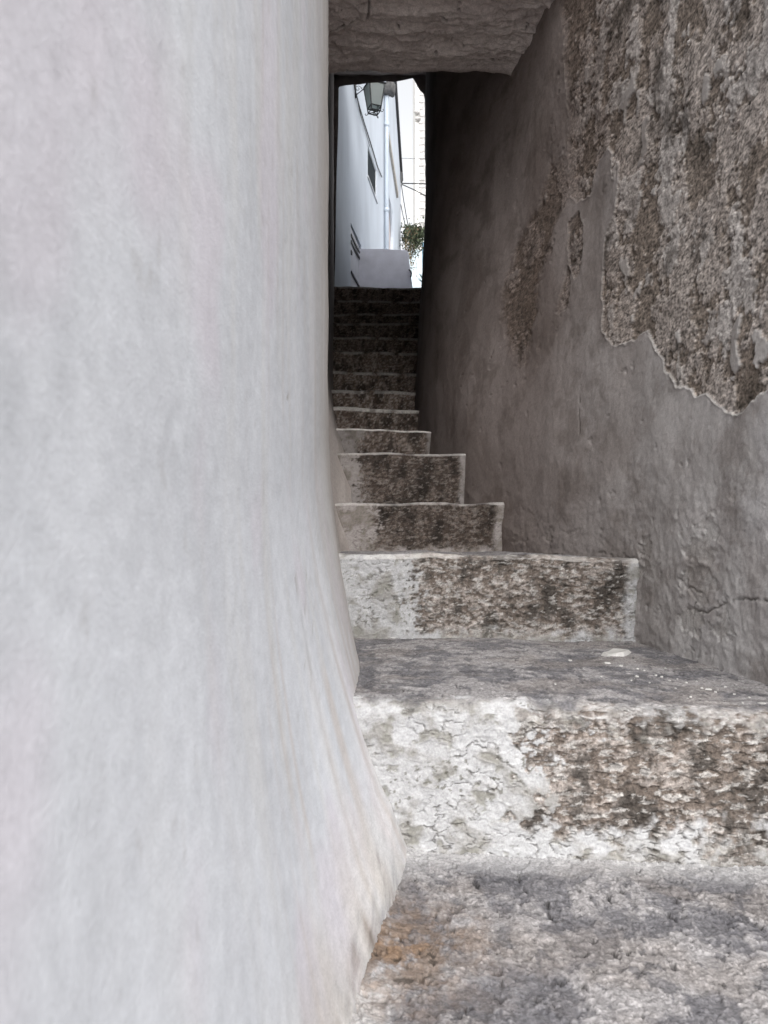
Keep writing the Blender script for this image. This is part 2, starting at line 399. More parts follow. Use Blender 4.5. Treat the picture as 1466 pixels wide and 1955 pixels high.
    prism('masonry_core', pts, (0, 0, (4.25+H)*S+0.05), M_BODY, root)
build_right_wall()

# ------------------------------------------------------------------ left wall (smooth limewash)
def build_left_wall():
    px = np.linspace(-500, 622, 330)
    dcol = 0.1*F/(CX-px)
    dcol = np.concatenate([np.linspace(-0.05, dcol[0]-0.005, 6), dcol, np.linspace(dcol[-1]+0.01, 2.0, 60), np.linspace(2.03, 6.4, 90)])
    D = dcol[:, None]
    zbot = np.minimum(zl(D), zf(D))-0.06
    ztop = 1.55+np.clip(D-2.4, 0, None)*0.66
    t = np.linspace(0, 1, 430)[None]
    Z = zbot+(ztop-zbot)*t
    Z = np.concatenate([Z, ztop+(4.25-ztop)*np.linspace(0, 1, 12)[None, 1:]], 1)
    D = np.broadcast_to(D, Z.shape).copy()
    X = XL(D, Z); d, z = D*S, Z*S
    near = sstep(2.1, 1.2, d)
    und = 0.0016*fbm(d*6, z*3, 3, 101)+0.0003*fbm(d*12, z*16, 3, 104)+0.0003*fbm(d*30, z*70, 3, 107)
    und = und+(1-near)*(0.008*fbm(d*5, z*4, 4, 108))
    foot = sstep(0.16, 0.0, z-zl(D)*S)
    arc = X*S-z
    und = und+foot*(0.0015*fbm(d*16, arc*16, 4, 109)+0.0008*fbm(d*60, arc*60, 3, 110))
    cr = sstep(0.975, 0.997, ridge(d*14, z*2.2, 2, 111))*sstep(0.10, 0.4, fbm(d*9, z*2.5, 2, 114))
    crack = np.exp(-(line_sd(d, z, [((0.1*F/(CX-548))*S, (HY-690)/F*(0.1*F/(CX-548))*S), ((0.1*F/(CX-549.5))*S, (HY-735)/F*(0.1*F/(CX-549.5))*S), ((0.1*F/(CX-552))*S, (HY-800)/F*(0.1*F/(CX-552))*S)])/0.0012)**2)
    cr = np.maximum(cr*0.6*sstep(0.35, 0.8, d), crack)
    Xw = X*S+und-0.0018*cr
    n1 = fbm(d*6, z*4, 4, 121); n2 = fbm(d*14, z*2.0, 4, 124); n3 = fbm(d*44, z*60, 4, 127)
    col = lerp((0.555, 0.57, 0.605), (0.47, 0.483, 0.515), sstep(-0.3, 0.4, 0.6*n1+0.4*n3))
    col = lerp(col, (0.54, 0.50, 0.55), 0.55*sstep(0.05, 0.4, fbm(d*5, z*3.5, 3, 131)))
    col = lerp(col, (0.52, 0.505, 0.475), 0.3*sstep(0.0, 0.35, n2)*sstep(-0.1, 0.5, d-0.25))
    col = lerp(col, (0.55, 0.50, 0.43), 0.35*foot*sstep(-0.1, 0.3, n1+0.2))
    qf = z-np.where(D < 1.0, np.minimum(zl(D), -0.4068), zl(D))*S; nf = fbm(d*26, arc*26, 6, 134, 0.62)
    dirt = sstep(0.06, 0.01, qf+0.09*nf)*sstep(1.42, 1.22, d)*sstep(0.2, 0.6, d)*(0.45+0.55*np.exp(-((d-0.92)/0.12)**2))
    spk = sstep(-0.12, 0.14, fbm(d*55, arc*55, 5, 136, 0.62))
    brn = sstep(1.08, 0.92, d)*sstep(-0.2, 0.2, fbm(d*14, arc*14, 3, 137))
    dc = lerp(lerp((0.20, 0.195, 0.20), (0.38, 0.37, 0.36), spk), lerp((0.12, 0.088, 0.066), (0.30, 0.26, 0.23), spk), brn)
    col = col*(1-0.9*dirt[..., None])+dc*0.9*dirt[..., None]
    stain = sstep(0.16, 0.02, qf+0.12*fbm(d*9, arc*3, 4, 138))*sstep(0.3, 0.7, d)*(1-dirt)
    col = lerp(col, (0.44, 0.405, 0.36), 0.45*stain)
    col = lerp(col, (0.26, 0.24, 0.22), 0.75*cr)
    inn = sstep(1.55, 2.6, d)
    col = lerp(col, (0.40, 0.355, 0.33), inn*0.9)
    col = lerp(col, (0.42, 0.39, 0.36), sstep(1.05, 1.7, d)*(1-inn)*0.85)  # unlimed plaster further in, with the passage shade painted into both blends
    vs = fbm(d*40, z*1.6, 4, 139)
    col = lerp(col, (0.60, 0.60, 0.62), 0.4*sstep(0.1, 0.3, vs)*sstep(0.6, 0.9, d)*(1-inn))
    col = lerp(col, (0.45, 0.41, 0.39), (0.35+0.35*sstep(0.0, -0.25, z))*sstep(0.12, 0.35, -vs)*sstep(0.5, 0.8, d)*(1-inn))
    smu = sstep(0.33, 0.5, fbm(d*30, z*22, 4, 141))*(1-inn)
    col = lerp(col, (0.36, 0.35, 0.35), 0.3*smu)
    grain = np.clip(0.45+0.4*foot+0.5*inn, 0, 1)
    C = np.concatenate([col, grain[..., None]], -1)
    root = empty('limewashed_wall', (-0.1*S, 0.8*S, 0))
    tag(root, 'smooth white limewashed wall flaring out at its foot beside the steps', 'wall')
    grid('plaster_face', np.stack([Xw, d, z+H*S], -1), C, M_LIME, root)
    ds = np.linspace(-0.05, 6.4, 50)
    pts = [Vector((float(xl(q))*S-0.035, q*S, -0.05)) for q in ds]
    pts += [Vector((-2.2, 6.4*S, -0.05)), Vector((-2.2, -0.05*S, -0.05))]
    prism('masonry_core', pts, (0, 0, (4.25+H)*S+0.05), M_BODY, root)
build_left_wall()

# ------------------------------------------------------------------ stairs
stairs = empty('stone_staircase', (0.2*S, 1.0*S, 0))
tag(stairs, 'worn stone steps with white limed risers climbing the narrow passage', 'staircase')
TREAD = {}
def tread_colour(x, y, seed, lvl):
    n1 = fbm(x*10, y*7, 6, seed, 0.6); n2 = fbm(x*44+3*n1, y*27, 6, seed+3, 0.66); n3 = fbm(x*140, y*90, 4, seed+6, 0.6); n4 = fbm(x*300, y*200, 2, seed+8)
    lil = np.array((0.100, 0.098, 0.110)); pale = np.array((0.31, 0.297, 0.297)); warm = np.array((0.235, 0.208, 0.19)); dark = np.array((0.05, 0.047, 0.048))
    big = fbm(x*4.5, y*4, 4, seed+17, 0.6)
    m1 = sstep(-0.12, 0.16, 1.2*n1+0.7*big+0.35*n2)
    c = lerp(lil, pale, 0.25+0.7*m1)
    c = lerp(c, warm, 0.45*sstep(-0.02, 0.25, fbm(x*6, y*7, 5, seed+19)+0.2*n2))
    c = lerp(c, pale*1.12, 0.35*sstep(0.08, 0.14, n2+0.3*n3)*(0.4+0.6*m1))
    c = lerp(c, lil*0.75, 0.6*sstep(0.16, 0.24, fbm(x*26, y*17, 6, seed+11, 0.66)))
    pit = sstep(0.24, 0.32, fbm(x*46, y*34, 5, seed+14, 0.62)+0.1*n4-0.2*np.maximum(big, 0))
    crv = sstep(0.955, 0.99, ridge(x*9, y*17, 3, seed+21))*sstep(0.02, 0.3, fbm(x*6, y*8, 3, seed+23))
    c = lerp(c, dark, np.clip(0.8*pit+0.75*crv, 0, 0.9))
    if lvl == 1:
        st = sstep(0.2, 0.34, fbm(x*7, y*60, 5, seed+25)+0.3*n3)
        c = lerp(c, (0.08, 0.072, 0.07), 0.55*st)
    c = 0.84*c*np.clip(1+0.55*n3[..., None]+0.45*n4[..., None], 0.3, 1.9)
    h = 0.007*n1+0.0018*n2+0.0006*n3+0.0003*n4+0.0018*sstep(0.05, 0.09, n2+0.3*n3)-0.007*pit-0.004*crv
    return c, h
def build_step(i):
    d0, z1 = DT[i], ZT[i]
    z0 = ZT[i-1]-0.03 if i else z1
    d1 = (DT[i+1]+0.06) if i < 14 else 7.0
    nx = {0: 600, 1: 500, 2: 360, 3: 230, 4: 180}.get(i, 120)
    nrs = {1: 190, 2: 120, 3: 80, 4: 80}.get(i, 34)
    ntr = {0: 420, 1: 220, 2: 60, 3: 26, 4: 26}.get(i, 16)
    dq = np.linspace(max(d0, 0.3), d1, 30)
    xa = float(min(XL(dq, np.full(30, z1)).min(), xl(dq).min()))-0.05
    xe = float(XR(dq, np.full(30, z1)).max())+0.05
    if i == 0: xa, xe, d0 = -0.14, 0.68, -0.9
    x = np.linspace(xa, xe, nx)[:, None]
    # profile: riser, rounded nosing, tread
    rr = {1: 0.022, 2: 0.012}.get(i, 0.009)
    if i:
        tz = np.linspace(z0, z1-rr, nrs); prof = [(0.0, q, 0) for q in tz]
        nn = 30 if i == 1 else 12 if i == 2 else 8
        for k in range(1, nn):
            an = k/nn*math.pi/2
            prof.append((rr*(1-math.cos(an)), z1-rr+rr*math.sin(an), 1))
        dr = d1-d0
        q = np.linspace(0, 1, ntr)
        prof += [(rr+(dr-rr)*s, z1, 2) for s in q]
    else:
        vis = 0.4068*F/np.linspace(1000, 560, ntr)
        prof = [(s-d0, z1, 2) for s in np.concatenate([np.linspace(-0.9, vis[0]-0.01, 14), vis])]
    prof = np.array(prof); pd, pz, pk = prof[:, 0][None], prof[:, 1][None], prof[:, 2][None]
    X = np.broadcast_to(x, (nx, prof.shape[0])).copy()
    Dm = d0+pd+SK[i]*(X-0.2)*np.exp(-pd/0.3) if i else d0+pd+0*X
    wav = fbm(X*5+i*3.1, X*0+i*1.7, 4, 200+i)
    Zm = pz-TL[i]*(X-0.1)*(pz-z0)/(z1-z0+1e-6)+0*X if i else pz+0*X
    Zm = Zm+((0.012*wav)*(pz-z0)/(z1-z0+1e-6) if i else 0)
    isr = (pk < 0.5)*1.0+0*X; isn = (pk == 1)*1.0+0*X; ist = (pk > 1.5)*1.0+0*X
    xs, ds, zs = X*S, Dm*S, Zm*S
    seed = 300+17*i
    # ---- riser
    v = zs+np.clip(pd, 0, 0.12)*S; f1 = fbm(xs*12, v*12, 5, seed); f2 = fbm(xs*30, v*34, 5, seed+3); f3 = fbm(xs*85, v*95, 4, seed+6); f4 = fbm(xs*220, v*220, 3, seed+9)
    hfrac = np.clip((Zm-ZT[i-1])/(z1-ZT[i-1]+1e-6), 0, 1) if i else 0*X
    pxx = CX+F*X/np.maximum(Dm, 0.3)
    lims = {1: (1030, 1700), 2: (795, 1192), 3: (722, 944), 4: (684, 878), 5: (690, 815)}.get(i, (600, 900))
    xL, xR = (lims[0]-CX)/F*d0*S, (lims[1]-CX)/F*d0*S
    fbig = fbm(xs*5, v*7, 5, seed+12, 0.6)
    mid = sstep(-0.014, 0.014, xs-xL+(0.10 if i == 1 else 0.05)*fbig+(0.14 if i == 1 else 0.05)*f2+0.06*f3)*sstep(-0.012, 0.012, xR-xs+0.02*f1+0.015*f2)
    if i == 1:
        mid = mid*sstep(0.10, 0.26, hfrac+0.30*f2+0.25*f1)*(1-0.5*sstep(0.80, 1.0, hfrac+0.35*f2+0.2*f3))
        mid = np.maximum(mid, 0.8*sstep(0.14, 0.3, f1+0.4*f2-0.05)*sstep(0.25, 0.42, xs))
    elif i in (2, 3):
        mid = mid*sstep(-0.02, 0.14, hfrac+0.18*f2)
    white = lerp((0.39, 0.39, 0.395), (0.27, 0.262, 0.25), sstep(-0.15, 0.3, f1+0.6*f2))
    mould = sstep(0.14, 0.36, f2+0.45*f3+0.25*f1)
    white = lerp(white, (0.20, 0.195, 0.17), 0.65*mould)
    fx = fbm(xs*38, v*70, 5, seed+26, 0.6)
    brown = lerp((0.125, 0.102, 0.087), (0.26, 0.23, 0.21), sstep(-0.1, 0.2, 0.7*fx+0.5*f3+0.4*f1))
    streak = fbm(xs*13, v*8, 6, seed+20, 0.62)
    brown = lerp(brown, (0.035, 0.03, 0.026), 0.85*sstep(0.0, 0.26, streak+0.3*f3+0.35*fbig+0.3*fx))
    brown = lerp(brown, (0.34, 0.325, 0.31), 0.8*sstep(0.12, 0.2, f2*0.35+fbm(xs*42, v*95, 5, seed+23, 0.6)-0.25*streak))
    rc = lerp(white, brown, mid)
    crk = sstep(0.92, 0.985, ridge(xs*20, v*26, 4, seed+30))*sstep(-0.12, 0.2, fbm(xs*9, v*9, 3, seed+33))
    dots = sstep(0.22, 0.34, fbm(xs*120, v*120, 3, seed+36))*sstep(0.0, 0.25, fbm(xs*11, v*11, 4, seed+38))
    rc = lerp(rc, (0.11, 0.105, 0.085), 0.8*dots*(1-mid))
    rc = lerp(rc, (0.09, 0.08, 0.07), 0.55*crk)
    rc = rc*(1+(0.12+0.35*mid[..., None])*f3[..., None]+(0.15+0.4*mid[..., None])*f4[..., None])
    flake = lerp(sstep(-0.02, 0.02, f2+0.3*f3), sstep(-0.02, 0.03, fx+0.2*f3), mid)
    amp = 1.0 if i < 3 else 0.7
    rh = amp*(0.006*f1+0.0028*flake*(0.3+0.7*mid)+0.0022*f2*(0.6+mid)+0.0014*f3*(0.5+1.3*mid)+0.0006*f4-0.004*crk-0.004*mid-0.002*mould)
    # ---- tread
    tcol, th = tread_colour(xs, ds, seed+40, i)
    if i == 0:
        rx, ry = (792-CX)/F*0.79*S, 0.79*S
        rust = np.exp(-(((xs-rx)/0.035)**2+((ds-ry)/0.075)**2))*sstep(-0.15, 0.25, fbm(xs*30, ds*30, 4, 401))
        tcol = lerp(tcol, (0.20, 0.13, 0.08), 0.3*rust)
        dl = np.exp(-np.clip(xs-XL(Dm, Zm)*S, 0, None)/0.075)
        fil = 0.008*np.exp(-np.clip(xs-XL(Dm, Zm)*S, -0.02, None)/0.022)
        th = th+fil
        tcol = lerp(tcol, (0.17, 0.13, 0.105), 0.9*dl*sstep(1.05, 0.9, ds)*sstep(-0.15, 0.15, fbm(xs*24, ds*24, 5, 403, 0.6)))
        wd_ = np.clip(xs-XL(Dm, Zm)*S, 0, None)
        tcol = lerp(tcol, (0.40, 0.39, 0.385), 0.85*sstep(0.06, 0.0, wd_+0.09*fbm(xs*30, ds*22, 6, 407, 0.62))*sstep(-0.25, 0.1, fbm(xs*9, ds*9, 3, 408)+0.15)*np.maximum(sstep(0.86, 0.80, ds), 0.5*sstep(0.98, 1.05, ds)))
        bz = np.exp(-(wd_/0.10)**2)*np.exp(-((ds-0.89)/0.10)**2)
        bn = fbm(xs*34, ds*26, 6, 409, 0.64)
        tcol = lerp(tcol, (0.16, 0.115, 0.085), 0.9*bz*sstep(-0.16, 0.06, bn))
        tcol = lerp(tcol, (0.21, 0.13, 0.075), 0.5*bz*sstep(0.04, 0.2, fbm(xs*22, ds*20, 5, 410, 0.6)))
        tcol = lerp(tcol, (0.03, 0.025, 0.02), 0.85*np.sqrt(bz)*sstep(0.24, 0.3, bn))
        th = th-0.004*bz*sstep(0.2, 0.3, bn)
        # lime washed down from the riser
        tcol = lerp(tcol, (0.40, 0.395, 0.395), 0.75*sstep(0.085, 0.0, 1.0*S-0.126*(xs-0.23)-ds+0.03*fbm(xs*14, ds*30, 4, 404)))
    else:
        # lime on the nosing and a browner, darker tread towards the back corner
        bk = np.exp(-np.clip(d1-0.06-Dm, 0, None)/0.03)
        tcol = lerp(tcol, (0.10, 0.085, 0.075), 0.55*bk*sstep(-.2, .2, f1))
        if i == 1:
            tcol = lerp(tcol, (0.34, 0.33, 0.32), 0.0*sstep(0.06, 0.0, Dm-d0-SK[i]*(X-.2)-0.025*fbm(xs*20, ds*20, 4, 405))*sstep(-.1, .25, fbm(xs*9, ds*9, 4, 406)+.1))
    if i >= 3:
        tcol = tcol*1.0; rc = rc*np.array((1.0, 0.91, 0.86)); rc = lerp(rc*(0.68 if i == 3 else 0.58), rc*{3: 0.42, 4: 0.40, 5: 0.6, 6: 0.9}.get(i, 1.6), mid)  # riser tone per step: passage gloom painted in on middle steps, far ones lifted
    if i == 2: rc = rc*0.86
    wgt = np.clip(ist+isn*np.clip((pd/rr) if i else 1, 0, 1), 0, 1)
    if i in (1, 2):
        wgt = sstep(0.0, 0.03, pd+0.035*f2+0.02*f1-0.004)*np.clip(isn+ist, 0, 1)
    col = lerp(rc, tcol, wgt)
    if i >= 2:
        nl = (isn+((pk == 2) & (pd < rr+0.012))*1.0+((pk == 0) & (pz > z1-rr-(0.009 if i > 5 else 0.0)))*1.0)*sstep(-0.35, 0.05, fbm(xs*11, ds*0+i*2.3, 3, seed+61))
        col = lerp(col, (0.66, 0.63, 0.60), (0.8 if i > 4 else 0.3)*np.clip(nl, 0, 1))  # whitewashed nosing, the light its edge catches painted in as extra white
    if i == 1:
        Dm2 = ds-rh*(isr+isn*0.8)
        chipn = 0.012*sstep(0.05, 0.4, fbm(xs*9, zs*9, 4, 411))
        edge = np.exp(-((Zm-z1)**2+np.clip(pd, 0, None)**2)/(0.03**2))
        Zo = zs+(th*0.6)*ist-chipn*edge+0.003*f2*isn
        Dm2 = Dm2+chipn*edge*0.8
    else:
        Dm2 = ds-rh*(isr+isn*0.6)
        Zo = zs+th*(0.9 if i == 0 else 0.5)*ist*np.clip(pd/0.03 if i else 1, 0, 1)
    grain = np.clip(0.22+0.5*mid*isr+0.3*ist, 0, 1)+0*X
    C = np.concatenate([col, grain[..., None]], -1)
    P = np.stack([xs, Dm2, Zo+H*S], -1)
    TREAD[i] = P[:, pk[0] > 1.5]
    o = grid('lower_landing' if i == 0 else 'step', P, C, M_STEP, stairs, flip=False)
    if i == 1: o['label'] = 'lowest step, its riser half white limewash half brown stone'
for i in range(15): build_step(i)

# ------------------------------------------------------------------ ceiling over the passage
DA = 2.05          # where the roof over the passage begins
def build_ceiling():
    root = empty('passage_ceiling', (0.2*S, 2.3*S, (1.6+H)*S))
    tag(root, 'low brown plaster ceiling spanning the dark stair passage, cracked near the white wall', 'ceiling')
    # outer slab: front face, underside, rear lip
    zc = 1.602
    prof = [(DA, 4.25), (DA, 3.0), (DA, zc+0.10)]
    prof += [(DA+0.03, zc+0.03)]
    prof += [(q, zc+0.0*math.exp(-(2.6-q)/0.1)) for q in np.linspace(DA+0.08, 2.585, 260)]
    prof += [(2.60, zc-0.005), (2.607, zc+0.01), (2.61, zc+0.05), (2.615, zc+0.2), (2.62, 2.05)]
    prof = np.array(prof); pd, pz = prof[:, 0][None], prof[:, 1][None]
    x = np.linspace(-0.42, 0.72, 330)[:, None]
    X = np.broadcast_to(x, (330, len(prof))).copy(); D = pd+0*X; Z = pz+0*X
    xs, ds = X*S, D*S
    lay = fbm(xs*4+0.5*ds, ds*11, 5, 501); f2 = fbm(xs*13, ds*22, 5, 504); f3 = fbm(xs*40, ds*60, 4, 507)
    under = sstep(3.0, 1.9, Z)*(D < 2.612)
    h = 0.026*lay+0.020*f2+0.006*f3+0.009*sstep(-0.02, 0.03, lay+0.3*f2)
    def cp(px, py):
        q = zc*F/(HY-py); return ((px-CX)/F*q*S, q*S)
    ck = np.minimum(line_sd(xs+0.006*f2, ds+0.006*f3, [cp(706, -30), cp(703, 20), cp(698, 42), cp(680, 47), cp(650, 52), cp(622, 58)]),
                    line_sd(xs, ds+0.006*f3, [cp(690, 46), cp(730, 41)])+0.002)
    crack = np.exp(-(ck/0.0035)**2)
    pit = sstep(0.34, 0.42, fbm(xs*20, ds*30, 4, 511))
    Z = Z+h*(1-0.75*np.exp(-((D-2.6)/0.07)**2))*under*0.8+0.012*crack*under+0.010*pit*under
    Z = Z-0.010*fbm(xs*6, ds*0+3, 3, 513)*np.exp(-((D-2.6)/0.06)**2)*under
    Z = Z-0.014*np.exp(-np.clip(xu(D)-X, 0, None)/0.03)*under*(D > DA+0.02)
    D = D+(Z > 2.2)*0.01*fbm(xs*6, Z*6, 4, 515)
    n = fbm(xs*4, ds*8, 5, 517)
    col = lerp((0.66, 0.60, 0.575), (0.56, 0.50, 0.48), sstep(-0.15, 0.25, n+0.4*f2))
    col = lerp(col, (0.66, 0.60, 0.575), 0.5*sstep(0.1, 0.3, lay+0.2*f3))
    col = lerp(col, (0.04, 0.03, 0.03), np.clip(crack*0.9+pit*0.6, 0, 1))
    C = np.concatenate([col, np.full(X.shape+(1,), 0.5)], -1)
    grid('underside', np.stack([X*S, D*S, (Z+H)*S], -1), C, M_CEIL, root)
    # inner ceiling climbing with the stairs
    q = np.linspace(2.62, 6.42, 120)[None]; x = np.linspace(-0.6, 0.75, 70)[:, None]
    X = x+0*q; D = q+0*x; xs, ds = X*S, D*S
    Z = 2.03+(D-2.62)*0.49+0.02*fbm(xs*5, ds*5, 4, 521)+0.006*fbm(xs*22, ds*22, 4, 524)
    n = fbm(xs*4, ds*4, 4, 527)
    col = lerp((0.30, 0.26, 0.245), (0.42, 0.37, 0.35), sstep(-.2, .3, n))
    C = np.concatenate([col, np.full(X.shape+(1,), 0.5)], -1)
    grid('inner_vault', np.stack([X*S, D*S, (Z+H)*S], -1), C, M_CEIL, root)
    # storey above: closes the passage roof
    prism('storey_above', [wv(0, 0, 1)*0+Vector((-0.9*S, 2.0*S, (4.1+H)*S)), Vector((1.0*S, 2.0*S, (4.1+H)*S)), Vector((1.0*S, 6.4*S, (4.1+H)*S)), Vector((-0.9*S, 6.4*S, (4.1+H)*S))], (0, 0, 0.15*S), M_BODY, root)
build_ceiling()

# portal at the head of the stairs
def build_portal():
    d = 6.20
    inn = [(634, 640), (638, 560), (640, 480), (642, 400), (643, 330), (645, 240), (646, 168), (648, 166), (658, 163), (672, 161.5), (685, 162), (700, 159), (720, 158), (738, 155), (752, 156), (768, 153), (788, 149),
           (792, 155), (796, 166), (802, 173), (808, 180), (810.5, 190), (811, 230), (811, 300), (814, 340), (817, 385), (818.5, 420), (817, 470), (814, 520), (809, 565), (806, 640)]
    random.seed(3)
    inn = [(x+random.uniform(-.7, .7), y+random.uniform(-.7, .7)) for x, y in inn]
    bm = bmesh.new(); rings = []
    for (dist, grow) in ((d, 0), (d+0.02, -0.6), (d+0.13, 0.4), (d+0.24, 0)):
        r = []
        for x, y in inn:
            k = (dist-d)/d*1.12
            p = wv(733+(x-733)*(1+0.3*k), y, d*(1+k)); p.y = dist*S      # splayed reveal
            p.x += grow*0.004*(1 if x < 733 else -1)
            r.append(bm.verts.new(p))
        rings.append(r)
    def outer(dist):
        o = []
        for x, y in inn:
            p = wv(x, y, d); p.y = dist*S
            if x < 646.5 and y > 150: p.x -= 0.4
            elif x > 789: p.x += 0.45
            if y < 170: p.z = (4.25+H)*S
            elif x > 789 and y < 182: p.z = (4.25+H)*S
            o.append(bm.verts.new(p))
        return o
    of, ob = outer(d), outer(d+0.24)
    for A, B in [(of, rings[0]), (rings[0], rings[1]), (rings[1], rings[2]), (rings[2], rings[3]), (rings[3], ob)]:
        for k in range(len(inn)-1):
            bm.faces.new((A[k], A[k+1], B[k+1], B[k]))
    o = from_bm('doorway_arch', bm, flat_mat('dark_portal_plaster', (0.28, 0.25, 0.24), 0.95, 0.3, 12, bump=0.5), None)
    tag(o, 'rough dark plastered opening with a chamfered corner at the head of the stairs', 'archway')
build_portal()

# ------------------------------------------------------------------ beyond: houses in the upper lane
def hx(d): return -0.41+0.148*(d-6.27)                  # face of the near house
def h2x(d): return 0.0124+0.1015*(d-9.1)               # face of the far house
def hd(px): k = (px-CX)/F; return (-0.41-0.148*6.27)/(k-0.148)
def h2d(px): k = (px-CX)/F; return (0.0124-0.1015*9.1)/(k-0.1015)
def zz(py, d): return (HY-py)/F*d
def on1(d, z, off=0.0): return Vector(((hx(d)+off)*S, d*S, (z+H)*S))
def on2(d, z, off=0.0): return Vector(((h2x(d)+off)*S, d*S, (z+H)*S))
Z0 = 2.0
def wall_with_holes(name, on, d0, d1, z0, ztop, holes, mat, parent, depth=0.08):
    """face split into cells so that each hole is a real recess; ztop(d) gives the roof line"""
    dsx = sorted(set([d0, d1]+[h[0] for h in holes]+[h[1] for h in holes]))
    zsx = sorted(set([z0]+[h[2] for h in holes]+[h[3] for h in holes]))
    bm = bmesh.new()
    def quad(a_, b_, c_, e_): bm.faces.new([bm.verts.new(p) for p in (a_, b_, c_, e_)])
    for a_, b_ in zip(dsx[:-1], dsx[1:]):
        zz_ = zsx+[None]
        for k in range(len(zz_)-1):
            lo, hi = zz_[k], zz_[k+1]
            hole = any(h[0] <= a_ and b_ <= h[1] and hi is not None and h[2] <= lo and hi <= h[3] for h in holes)
            if hole: continue
            quad(on(a_, lo), on(b_, lo), on(b_, hi if hi is not None else ztop(b_)), on(a_, hi if hi is not None else ztop(a_)))
    for (a_, b_, lo, hi) in holes:
        r = [(a_, lo), (b_, lo), (b_, hi), (a_, hi)]
        for k in range(4):
            p, q = r[k], r[(k+1) % 4]
            quad(on(*p), on(*q), on(q[0], q[1], -depth), on(p[0], p[1], -depth))
    bmesh.ops.remove_doubles(bm, verts=bm.verts, dist=1e-5)
    return from_bm(name, bm, mat, parent)
# near house
h1 = empty('white_house', on1(7.6, Z0))
tag(h1, 'white house with one small dark window and a drainpipe above the stairs', 'house')
wa, wb = hd(702), hd(718.5); wz0, wz1 = 3.80, 4.12
ga, gb = hd(669.5), hd(689.5); gz0, gz1 = 2.36, 2.93
wall_with_holes('wall', on1, 6.0, 9.08, Z0, lambda q: 7.2, [(wa, wb, wz0, wz1), (ga, gb, gz0, gz1)], M_WHITE, h1, 0.03)
prism('rear_mass', [on1(6.43, Z0, -0.09), on1(9.08, Z0, -0.09), on1(9.08, Z0, -3.0), on1(6.43, Z0, -3.0)], (0, 0, 5.2*S), M_WHITE, h1)
w = prism('window', [on1(wa, wz0, -0.012), on1(wb, wz0, -0.012), on1(wb, wz1, -0.012), on1(wa, wz1, -0.012)], (-0.02, 0, 0), M_DARKGLASS, h1)
w['label'] = 'dark glazed window'
def frame(name, on, a_, b_, lo, hi, wd, off, mat, parent, t=0.02):
    bm = bmesh.new()
    for (p, q, r, s) in ((a_, b_, lo, lo+wd), (a_, b_, hi-wd, hi), (a_, a_+wd, lo+wd, hi-wd), (b_-wd, b_, lo+wd, hi-wd)):
        vs = [on(p, r, off), on(q, r, off), on(q, s, off), on(p, s, off)]
        A = [bm.verts.new(v) for v in vs]; B = [bm.verts.new(v+Vector((-t, 0, 0))) for v in vs]
        bm.faces.new(A); bm.faces.new(B[::-1])
        for k in range(4): bm.faces.new((A[k], B[k], B[(k+1) % 4], A[(k+1) % 4]))
    return from_bm(name, bm, mat, parent)
frame('window_frame', on1, wa+.001, wb-.001, wz0+.001, wz1-.001, 0.012, -0.006, M_FRAME, w, 0.005)
prism('window_sill', [on1(wa-.03, wz0-.03, 0.012), on1(wb+.03, wz0-.03, 0.012), on1(wb+.03, wz0-.03, -0.01), on1(wa-.03, wz0-.03, -0.01)], (0, 0, 0.018*S), M_FRAME, w)
g = prism('wall_hatch', [on1(ga+.014, gz0+.014, -0.010), on1(gb-.014, gz0+.014, -0.010), on1(gb-.014, gz1-.014, -0.02), on1(ga+.014, gz1-.014, -0.010)], (-0.015, 0, 0), M_DOOR, h1)
for zq in (gz0+.13, gz1-.10, gz1-.16):
    prism('rail', [on1(ga+.05, zq, -0.0095), on1(gb-.06, zq, -0.0095), on1(gb-.06, zq+.022, -0.0095), on1(ga+.05, zq+.022, -0.0095)], (0.010, 0, 0), M_IRON, g)
prism('latch', [on1(ga+.02, 2.66, -0.018), on1(ga+.07, 2.66, -0.018), on1(ga+.07, 2.69, -0.018), on1(ga+.02, 2.69, -0.018)], (0.025, 0, 0), M_IRON, g)
# drainpipe
dp = 9.02
pp = empty('drainpipe', on1(dp, Z0, 0.03))
tag(pp, 'pale painted drainpipe running down the corner of the white house', 'drainpipe')
tube('pipe', [on1(dp, Z0, 0.035), on1(dp, 7.1, 0.035)], 0.030, M_PIPE, pp, 12)
for zq in (2.9, 3.9, 4.9, 5.9):
    tube('pipe_collar', [on1(dp, zq, 0.035), on1(dp, zq+0.05, 0.035)], 0.034, M_PIPE, pp, 12)
# far house
h2 = empty('gabled_white_house', on2(10.2, Z0))
tag(h2, 'white house with sloping roof line and pinkish arched doorway beyond the drainpipe', 'house')
def roof2(q): return 7.1+(6.23-7.1)*(q-9.09)/(10.28-9.09) if q < 10.28 else 6.23+(5.41-6.23)*(q-10.28)/(11.43-10.28)
aa, ab = h2d(738.5), h2d(750.5); az1 = zz(383, (aa+ab)/2)
wall_with_holes('wall', on2, 9.09, 11.43, Z0, roof2, [(aa, ab, Z0+0.05, az1)], M_WHITE, h2, 0.05)
